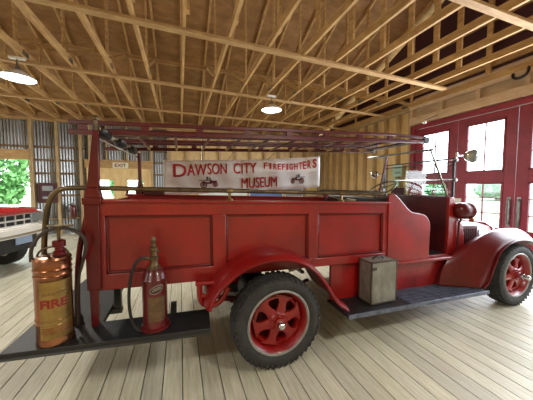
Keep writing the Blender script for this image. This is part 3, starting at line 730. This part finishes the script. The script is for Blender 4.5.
# ------------------------------------------------------------ ladder on the rack
LD = empty('fire_ladder', (1.1, 2.7, 2.0)); tag(LD, 'long maroon trussed wooden ladder lying flat on the fire truck rack', 'ladder')
def lz(x): return 1.945 + .038 * (x + .76)
def taper(x): return max(0, (x - 2.2) / .7)
for side, y_ in ((0, 2.25), (1, 3.15)):
    b = MB(); yy = lambda x: y_ + (.12 * taper(x) * (1 if side == 0 else -1)) * 0
    b.bar((-.78, y_, lz(-.78) + .085), (2.4, y_, lz(2.4) + .085), .03, .03).bar((2.4, y_, lz(2.4) + .085), (2.88, y_, lz(2.88) + .06), .03, .03)
    b.bar((-.78, y_, lz(-.78) + .012), (2.9, y_, lz(2.9) + .012), .034, .036)
    bo = b.build('beam', 'ladder_red', LD, bevel=.005)
    for k in range(8):
        x_ = -.72 + k * .43; MB().box(x_, x_ + .06, y_ - .015, y_ + .015, lz(x_) + .03, lz(x_) + .07).build('spacer_block', 'ladder_red', bo)
    MB().box(2.84, 2.93, y_ - .02, y_ + .02, lz(2.9) - .01, lz(2.9) + .07).build('end_iron', 'black', bo, bevel=.008)
# inner fly section
for y_ in (2.4, 2.55, 2.85, 3.0):
    MB().bar((-.6, y_, lz(-.6) + .055), (2.7, y_, lz(2.7) + .055), .05, .03).build('fly_beam', 'ladder_red', LD, bevel=.005)
for k in range(12):
    x_ = -.62 + k * .295
    MB().use('ladder_red').tube([(x_, 2.25, lz(x_) + .01), (x_, 2.95, lz(x_) + .01)], .012, 8).use('lumber').tube([(x_, 2.95, lz(x_) + .01), (x_, 3.15, lz(x_) + .01)], .0125, 8).build('rung', None, LD)
MB().tube([(2.87, 2.25, lz(2.9) + .03), (2.87, 3.15, lz(2.9) + .03)], .016, 8).tube([(2.93, 2.25, lz(2.9) + .03), (3.02, 2.25, lz(2.9) + .05)], .012, 8).build('tip_bar', 'steel', LD)

# ------------------------------------------------------------ banner
def bz(u, v):   # u 0..1 along, v 0..1 from bottom to top
    x_ = -.2 + 2.32 * u
    bot = 1.425 + .105 * u; top = 1.885 + .135 * u - .02 * math.sin(PI * u)
    y_ = 3.46 + .012 * math.sin(u * 17) * (.4 + v * .6) + .006 * math.sin(u * 41 + v * 3)
    return Vector((x_, y_, bot + (top - bot) * v))
BN = MB(); rows = [[bz(i / 60, j / 10) for i in range(61)] for j in range(11)]; BN.loft(rows)
ban = BN.build('museum_banner', 'banner', None, solid=.002); tag(ban, 'white cloth banner with red museum lettering hanging under the ladder', 'banner')
def onban(u0, v0, tilt=0, d=-.006):
    def fn(p):
        u = u0 + (p[0] + tilt * p[2]) / 2.32; v = v0 + p[2] / .46; q_ = bz(min(1, max(0, u)), min(1, max(0, v))); return (q_.x, q_.y + d + p[1], q_.z)
    return fn
tx = MB().use('print_red')
U = lambda px: (px - 161) / 159.0
for s_, a, b, v0, hh, dv in (('D', 169, 180, .71, .135, 0), ('AW', 181, 198, .72, .125, .0), ('SON', 199, 217, .74, .12, 0), ('CITY', 224, 247, .74, .12, .0),
                             ('FIRE', 255, 269, .82, .06, 0), ('FIGH', 270, 285, .76, .06, 0), ('T', 287, 290.5, .72, .06, 0), ('E', 292, 296, .71, .08, 0), ('R', 302, 308, .73, .11, 0), ('S', 309, 314, .76, .12, 0),
                             ('MUSEUM', 232, 269, .27, .12, 0)):
    if s_ in ('FIRE', 'FIGH', 'T', 'E', 'R', 'S'): continue
    wm = 2.32 * (U(b) - U(a)); hh *= 1.25
    tx.use('print_maroon'); put_text(tx, s_, .12, onban((U(a) + U(b)) / 2 + .0035, v0 - .012, d=-.0045), width=wm, height=hh, bold=0)
    tx.use('print_red'); put_text(tx, s_, .12, onban((U(a) + U(b)) / 2, v0, d=-.007), width=wm, height=hh, bold=0)
# FIREFIGHTERS grows from small to large letters
word = 'FIREFIGHTERS'; pos = [255, 260, 265, 270, 275, 279.5, 284, 289.5, 295, 300, 305.5, 311.5]
for ch, px in zip(word, pos):
    t = (px - 255) / 57; hh = .09 + .045 * max(0, t - .5) / .5; put_text(tx, ch, .1, onban(U(px + 2), .79 - .07 * math.sin(PI * t)), width=.052 + .012 * t if ch != 'I' else .03, height=hh, bold=.003)
tx.build('lettering', None, ban)
def engine(u0, v0, s, flip):
    m = MB()
    fn = onban(u0, v0, d=-.005)
    def ring(cx, cz, r_, w_):
        n = 20
        vs_ = [fn((flip * (cx + rr2 * math.cos(2 * PI * k / n)) * s, 0, (cz + rr2 * math.sin(2 * PI * k / n)) * s)) for rr2 in (r_, r_ - w_) for k in range(n)]
        m.add(vs_, [(k, (k + 1) % n, n + (k + 1) % n, n + k) for k in range(n)])
        for k in range(6):
            a = PI * k / 6; q_ = .006 / s
            dx, dz = math.cos(a), math.sin(a)
            m.add([fn((flip * (cx + sx * dx * r_ - sy * dz * .03) * s, 0, (cz + sx * dz * r_ + sy * dx * .03) * s)) for sx, sy in ((-1, -1), (1, -1), (1, 1), (-1, 1))], [(0, 1, 2, 3)])
    def rect(x0, x1, z0, z1):
        n = 4
        for i in range(n):
            a = x0 + (x1 - x0) * i / n; b = x0 + (x1 - x0) * (i + 1) / n
            m.add([fn((flip * p_[0] * s, 0, p_[1] * s)) for p_ in ((a, z0), (b, z0), (b, z1), (a, z1))], [(0, 1, 2, 3)])
    m.use('print_maroon'); ring(-.75, -.2, .55, .16); ring(1.1, -.25, .42, .14)
    rect(-.9, .3, .0, .18); rect(.5, 1.35, .05, .4); rect(.2, .5, -.1, .55)
    m.use('print_grey'); rect(-1.5, .6, .42, .55); rect(-.35, .0, .55, 1.1); rect(.1, .35, .55, .95); rect(-.6, 1.2, -.1, .0)
    m.build('engine_drawing', None, ban)
engine(U(200), .3, .085, 1); engine(U(294), .28, .08, -1)
ties = MB()
for u_ in (.02, .36, .62, .98):
    p = bz(u_, .99); zt = lz(p.x) + .03; ties.tube([p, (p.x + .04, 3.3, (p.z + zt) / 2 + .02), (p.x + .02, 3.17, zt)], .005, 6)
ties.build('tie_cord', 'rope', ban)
p = bz(1, .03)
MB().tube([p, (p.x + .06, 3.3, 1.4), (2.0, 2.6, 1.36), (1.85, 2.2, 1.39), (1.62, 2.1, 1.42)], .006, 6, smoothpath=2).build('corner_rope', 'rope', ban)

# ------------------------------------------------------------ copper FIRE extinguisher on the step
def sagz(x, z): return z - DROOP * x
cx, cy = -.80, 1.96; bz0 = sagz(cx, .505) + .002
E1 = empty('pump_extinguisher', (cx, cy, bz0)); tag(E1, 'tall copper pump extinguisher with brass FIRE label on the rear step', 'fire extinguisher')
r1 = .098
m = MB(); m.lathe([(0, 0), (r1, 0), (r1 + .004, .01), (r1, .025), (r1, .13), (r1 + .004, .137), (r1, .144), (r1, .16), (r1 + .004, .167), (r1, .174), (r1, .44), (r1 + .004, .447), (r1, .454), (r1, .48), (r1 + .004, .487), (r1, .494), (r1, .54), (r1 + .005, .55), (r1, .562), (r1 - .02, .568), (0, .572)], (cx, cy, bz0), n=48)
m.build('tank', 'copper', E1)
lb = MB(); A0 = R(-128); rows = []
def cylp(a, z, r_=r1 + .003): return Vector((cx + r_ * math.cos(a), cy + r_ * math.sin(a), bz0 + z))
amid = math.atan2(-cy, -cx) + R(6)   # label faces the visitor
rows = [[cylp(amid + R(-52) + R(104) * i / 24, z) for i in range(25)] for z in (.05, .2, .35, .42)]
# two borders stay copper; plate between
lb.loft(rows); lab = lb.build('label_plate', 'brass_plate', E1)
tm = MB().use('red_ink')
put_text(tm, 'FIRE', .085, lambda p: cylp(amid - R(8) + p[0] / r1, .28 + p[2], r1 + .006 - p[1]), width=.135, height=.055, bold=.003)
for z in (.105, .12, .09): tm.loft([[cylp(amid + R(-45 + 90 * i / 20), z + d, r1 + .0045) for i in range(21)] for d in (0, .004)])
tm.use('tan_ink')
put_text(tm, 'Extinguisher', .03, lambda p: cylp(amid - R(5) + p[0] / r1, .345 + p[2] + p[0] * .1, r1 + .005 - p[1]), width=.12, height=.024)
tm.build('lettering', None, lab)
m = MB(); zt = bz0 + .57
m.lathe([(.035, 0), (.035, .02), (.024, .03), (.024, .05), (.036, .055), (.036, .09), (.02, .1), (.01, .1)], (cx + .04, cy, zt), n=20); m.build('pump_collar', 'maroon', E1)
m = MB(); m.tube([(cx + .04, cy, zt + .1), (cx + .04, cy, zt + .16)], .01, 8).lathe([(.01, .15), (.03, .185), (.032, .19), (0, .19)], (cx + .04, cy, zt), n=12); m.tube([(cx - .02, cy - .0, zt + .19), (cx + .12, cy + .0, zt + .19)], .008, 8); m.build('pump_handle', 'old_brass', E1)
m = MB(); h1 = [(cx - .1, cy - .02, zt - .03), (cx - .1, cy - .02, zt + .06), (cx - .05, cy, zt + .15), (cx + .04, cy, zt + .18), (cx + .13, cy, zt + .16), (cx + .19, cy + .02, zt + .08), (cx + .16, cy + .04, zt - .06), (cx + .115, cy + .04, zt - .2), (cx + .108, cy + .04, zt - .52)]
m.tube(h1, .011, 8, smoothpath=2); m.build('hose', 'hose', E1)
m = MB(); m.tube([(cx - .098, cy + .02, zt - .05), (cx - .08, cy + .02, zt + .03), (cx, cy + .02, zt + .055), (cx + .07, cy + .02, zt + .04), (cx + .098, cy + .02, zt - .05)], .006, 8, smoothpath=2); m.build('carry_handle', 'old_brass', E1)

# ------------------------------------------------------------ red extinguisher on the step
cx2, cy2 = -.19, 1.94; b2 = sagz(cx2, .505) + .002
E2 = empty('soda_extinguisher', (cx2, cy2, b2)); tag(E2, 'red canister fire extinguisher with bronze nozzle top on the step near the rear wheel', 'fire extinguisher')
rr2 = .084
MB().lathe([(0, 0), (rr2 + .018, 0), (rr2 + .018, .014), (rr2, .02), (rr2, .36), (rr2 + .004, .366), (rr2, .372), (rr2 - .01, .405), (rr2 - .03, .435), (.04, .45), (0, .45)], (cx2, cy2, b2), n=40).build('tank', 'ext_red', E2)
vz = b2 - .1
MB().lathe([(.045, .505), (.052, .52), (.052, .54), (.036, .555), (.027, .57), (.027, .6), (.036, .606), (.036, .622), (.024, .63), (.02, .66), (.03, .668), (.03, .69), (.018, .7), (.014, .73), (.02, .745), (.011, .77), (0, .775)], (cx2, cy2, vz), n=18).tube([(cx2, cy2, vz + .6), (cx2 - .055, cy2 - .02, vz + .625)], .012, 8).tube([(cx2, cy2, vz + .68), (cx2 + .04, cy2, vz + .65)], .008, 8).build('valve_top', 'old_brass', E2)
MB().tube([(cx2 - .05, cy2 - .02, vz + .62), (cx2 - .085, cy2 - .03, vz + .63), (cx2 - .13, cy2 - .03, vz + .58), (cx2 - .165, cy2 - .03, vz + .42), (cx2 - .165, cy2 - .03, vz + .24), (cx2 - .13, cy2 - .04, vz + .12), (cx2 - .08, cy2 - .045, vz + .1)], .0105, 8, smoothpath=2).build('hose', 'hose_black', E2)
am2 = math.atan2(-cy2, -cx2) + R(8)
def cy2p(a, z, r_): return Vector((cx2 + r_ * math.cos(a), cy2 + r_ * math.sin(a), b2 + z))
l2 = MB(); l2.loft([[cy2p(am2 + R(-40 + 80 * i / 16), z, rr2 + .002) for i in range(17)] for z in (.07, .15, .25)]); l2.build('label_plate', 'label_tan', E2)
def oval(w_, h_, r_, m_):
    n = 28; o_ = [cy2p(am2 + w_ * math.cos(2 * PI * k / n) / rr2, .305 + h_ * math.sin(2 * PI * k / n) + .25 * w_ * math.cos(2 * PI * k / n), r_) for k in range(n)]
    c_ = cy2p(am2, .305, r_ + .001); return o_ + [c_], [(k, (k + 1) % n, n) for k in range(n)]
o2 = MB(); o2.use('silver_ink').add(*oval(.046, .03, rr2 + .003, 0)); o2.use('label_dark').add(*oval(.041, .025, rr2 + .005, 0)); o2.use('silver_ink')
for k, ww in ((.008, .05), (-.004, .06)):
    o2.loft([[cy2p(am2 + (ww * (i / 8 - .5)) / rr2, .305 + k + d + .25 * ww * (i / 8 - .5), rr2 + .0068) for i in range(9)] for d in (0, .006)])
o2.build('maker_badge', None, E2)

# ------------------------------------------------------------ grey metal box on the running board
bx0, bx1, by0, by1 = 1.765, 2.09, 1.89, 2.07; bb = .4; bz_ = sagz(1.93, .412) + .006; bt = bz_ + .43
BX = MB(); BX.box(bx0, bx1, by0, by1, bz_, bt); box = BX.build('battery_box', 'box_grey', None, bevel=.004, loc=(1.93, 1.98, bz_)); tag(box, 'weathered grey metal box with a carry handle on the running board', 'box')
e = MB(); t = .012
for a in (bx0, bx1 - t):
    for b in (by0, by1 - t): e.box(a - .002, a + t + .002, b - .002, b + t + .002, bz_, bt + .002)
for z in (bz_, bt - t):
    for b in (by0, by1 - t): e.box(bx0, bx1, b - .002, b + t + .002, z, z + t + .002)
    for a in (bx0, bx1 - t): e.box(a - .002, a + t + .002, by0, by1, z, z + t + .002)
e.build('corner_trim', 'box_edge', box, bevel=.002)
MB().tube([(1.86, 1.98, bt), (1.875, 1.98, bt + .025), (1.93, 1.98, bt + .035), (1.985, 1.98, bt + .025), (2.0, 1.98, bt)], .009, 8, smoothpath=2).build('carry_handle', 'black', box)
MB().box(bx0 + .01, bx0 + .06, by0 - .006, by0, bt - .08, bt - .05).build('latch', 'box_edge', box)

# ------------------------------------------------------------ things on the back and right walls
def wall_card(name, x0, x1, z0, z1, y, m1, label, cat, frame=None, ink=None, group=None):
    c = MB(); c.box(x0, x1, y - .02, y, z0, z1); o = c.build(name, m1, None, loc=((x0 + x1) / 2, y, z0)); tag(o, label, cat, group)
    if frame: f = MB(); t = .03; f.box(x0 - t, x1 + t, y - .03, y - .005, z1, z1 + t).box(x0 - t, x1 + t, y - .03, y - .005, z0 - t, z0).box(x0 - t, x0, y - .03, y - .005, z0, z1).box(x1, x1 + t, y - .03, y - .005, z0, z1); f.build('frame', frame, o)
    return o
es = wall_card('exit_sign', -2.12, -1.66, 2.15, 2.34, YB - .07, 'exit_white', 'small pale EXIT sign above the double doors', 'sign')
tm = MB(); put_text(tm, 'EXIT', .15, lambda p: (-1.89 + p[0], YB - .093 + p[1], 2.245 + p[2]), width=.34, height=.11, bold=.004); tm.build('lettering', 'exit_ink', es)
pb = wall_card('alarm_panel', -4.12, -3.7, 1.05, 1.62, YB - .06, 'gable_red', 'dark red panel with pale notice on the stud right of the garage opening', 'panel', frame='dark_red')
for za, zb in ((1.4, 1.55), (1.15, 1.22)): MB().box(-4.05, -3.78, YB - .085, YB - .08, za, zb).build('notice', 'paper_grey', pb)
ex = empty('wall_extinguisher', (-3.25, YB - .16, .55)); tag(ex, 'small red fire extinguisher hanging on the corrugated wall left of the double doors', 'fire extinguisher')
MB().lathe([(0, 0), (.08, 0), (.085, .02), (.085, .32), (.07, .37), (.03, .4), (0, .4)], (-3.25, YB - .16, .55), n=24).build('tank', 'ext_red', ex)
MB().lathe([(.025, .4), (.025, .45), (0, .46)], (-3.25, YB - .16, .55), n=12).bar((-3.3, YB - .16, 1.01), (-3.15, YB - .2, 1.03), .02, .02).build('valve', 'steel', ex)
MB().tube([(-3.27, YB - .17, .97), (-3.38, YB - .19, .95), (-3.42, YB - .18, .85), (-3.36, YB - .2, .75)], .014, 8, smoothpath=1).build('hose', 'hose_black', ex)
MB().box(-3.3, -3.2, YB - .08, YB + .09, .7, .78).build('wall_bracket', 'steel', ex)
for (a, b, z0, z1, m1, lab) in ((.7, 2.5, 1.12, 1.38, 'paper', 'long pale display board on the back wall behind the truck bed'), (2.65, 4.05, 1.12, 1.36, 'paper_blue', 'blue display board on the back wall behind the banner'),
                                (4.2, 5.0, 1.12, 1.44, 'paper_grey', 'grey display board on the back wall near the corner'), (5.25, 5.68, 1.15, 1.75, 'paper_yellow', 'pale yellow framed notice at the right end of the back wall')):
    wall_card('display_board', a, b, z0, z1, YB - .06, m1, lab, 'display board', frame='frame_white')
def rcard(name, y0, y1, z0, z1, m1, lab, cat='notice', x_=XR - .1):
    c = MB(); c.box(x_ - .008, x_, y0, y1, z0, z1); o = c.build(name, m1, None, loc=(x_, (y0 + y1) / 2, z0)); tag(o, lab, cat); return o
n1 = rcard('paper_notice', 5.27, 5.6, 1.82, 2.17, 'paper_green', 'pale green notice, upper one beside the red door frame')
MB().box(XR - .112, XR - .108, 5.31, 5.56, 2.05, 2.1).box(XR - .112, XR - .108, 5.31, 5.5, 1.9, 1.96).build('print', 'paper_grey', n1)
n2 = rcard('paper_notice', 5.36, 5.56, 1.54, 1.76, 'paper_green', 'small pale green notice below the larger one beside the red door frame')
rcard('red_cabinet', 5.18, 5.62, 1.2, 1.5, 'gable_red', 'dark red box on the studs below the green notices', 'box')
rcard('paper_notice', 3.76, 4.02, 1.02, 1.27, 'paper', 'white paper notice taped on the red door behind the bullet lamp', 'notice', XR - .001)
hk = MB().tube([(XR - .14, 2.66, 3.68), (XR - .16, 2.66, 3.56), (XR - .17, 2.72, 3.5), (XR - .17, 2.82, 3.5), (XR - .16, 2.88, 3.56), (XR - .14, 2.88, 3.62)], .022, 8, smoothpath=2)
tag(hk.build('cable_loop', 'hose_black', None), 'black loop of cable hanging on the header above the red doors', 'cable')
bulb = empty('track_light', (XR - .3, 4.6, 3.2)); tag(bulb, 'small white bracket fitting poking out above the first red door', 'light fitting')
MB().bar((XR - .12, 4.3, 3.26), (XR - .45, 4.35, 3.12), .02, .02).build('arm', 'steel', bulb)
MB().lathe([(0, 0), (.03, .01), (.045, .06), (.04, .07)], (XR - .45, 4.35, 3.11), (-.5, 0, -1), 14).build('shade', 'white_enamel', bulb)

# ------------------------------------------------------------ modern pickup parked inside by the garage opening
PK = empty('pickup_truck', (-2.5, 6.1, 0)); tag(PK, 'red and white pickup truck with chrome grille parked by the garage opening', 'pickup truck')
hd = Vector((.94, -.34, 0)).normalized(); lf = Vector((.34, .94, 0)).normalized(); org = Vector((-2.5, 6.1, 0))
def pk(v): return org + hd * v[0] + lf * (v[1] - 0) + Vector((0, 0, v[2]))   # local x forward (0 at the nose), y 0..-1.95 across
def P_(): return MB(pk)
Wd = 1.95
def bulge(y): t = (y + Wd / 2) / (Wd / 2); return -.14 * t ** 2
def bow(m, z0, z1, d0, d1, ya=-Wd, yb=0, n=12):
    rows = []
    ys_ = [ya + (yb - ya) * i / n for i in range(n + 1)]
    m.loft([[(d0 + bulge(y), y, z0) for y in ys_], [(d1 + bulge(y), y, z0) for y in ys_], [(d1 + bulge(y), y, z1) for y in ys_], [(d0 + bulge(y), y, z1) for y in ys_], [(d0 + bulge(y), y, z0) for y in ys_]])
hb = P_(); rows = []
for y in [-Wd + Wd * i / 12 for i in range(13)]:
    e_ = abs((y + Wd / 2) / (Wd / 2)); dz = -.05 * e_ ** 4
    rows.append([(-.02 + bulge(y), y, 1.04), (-.03 + bulge(y), y, 1.12 + dz), (-.12 + bulge(y), y, 1.16 + dz), (-.6, y, 1.2 + dz), (-1.3, y, 1.24 + dz)])
hb.loft(rows); hb.build('hood', 'pickup_red', PK, solid=.01)
b = P_(); b.prism([(-1.25, .5), (-1.25, 1.2), (-1.35, 1.24), (-1.95, 1.78), (-3.1, 1.8), (-3.5, 1.25), (-5.2, 1.22), (-5.25, .5)], 'y', -Wd, 0); b.build('cab_and_bed', 'pickup_white', PK, bevel=.03)
for y_ in (-Wd, 0):
    f = P_(); s_ = -1 if y_ < -1 else 1
    f.prism([(-1.3, .45), (-1.3, 1.22), (-.2, 1.08), (-.16, .6), (-.3, .55), (-.42, .7), (-.62, .82), (-.85, .8), (-1.02, .66), (-1.1, .45)], 'y', y_ - s_ * .12, y_ - s_ * .0 if s_ > 0 else y_); f.build('front_wing', 'pickup_white', PK, bevel=.02)
    P_().prism([(-1.45, 1.27), (-1.98, 1.74), (-2.4, 1.75), (-2.4, 1.27)], 'y', y_ - .005 * s_, y_ + .006 * s_).build('side_window', 'tinted_glass', PK)
P_().box(-.6, -.2, -Wd + .1, -.1, .35, 1.05).build('radiator_block', 'grille_black', PK)
gl = P_(); bow(gl, .84, 1.06, -.1, -.06); gb = gl.build('grille', 'grille_black', PK)
ch = P_()
for z in (.84, .935, 1.045): bow(ch, z - .014, z + .014, -.07, -.03)
for k in range(11): y_ = -Wd + .08 + k * .18; ch.box(-.06 + bulge(y_), -.035 + bulge(y_), y_ - .008, y_ + .008, .84, 1.05)
ch.build('chrome_bars', 'bright_trim', gb)
bp = P_(); bow(bp, .64, .8, -.08, .03); bow(bp, .8, .83, -.08, .0); bp.build('bumper', 'pickup_white', PK, bevel=.01)
c2 = P_(); bow(c2, .66, .7, .02, .036); c2.build('bumper_strip', 'chrome', PK)
v = P_(); bow(v, .4, .64, -.15, -.06, -Wd + .12, -.12); v.build('valance', 'grille_black', PK)
P_().box(-.09, -.06, -.62, -.32, .5, .63).build('licence_plate', 'plate_blue', PK)
for y_ in (-.16, -Wd + .16): P_().box(-.16, -.085, y_ - .14, y_ + .14, .88, 1.02).build('headlight', 'lamp_lens', PK, bevel=.01)
for x_ in (-.8, -4.2):
    for y_ in (-.2, -Wd + .0):
        t = P_(); t.lathe([(.2, 0), (.24, -.01), (.35, .0), (.37, .03), (.37, .17), (.35, .2), (.24, .2), (.2, .19)], (x_, y_ - .01, .37), (0, 1, 0), 32); to = t.build('wheel', 'rubber', PK)
        P_().lathe([(0, .19), (.06, .19), (.1, .17), (.2, .185), (.21, .17), (.2, .02), (0, .02)], (x_, y_ - .01, .37), (0, 1, 0), 24).build('wheel_rim', 'chrome', to)
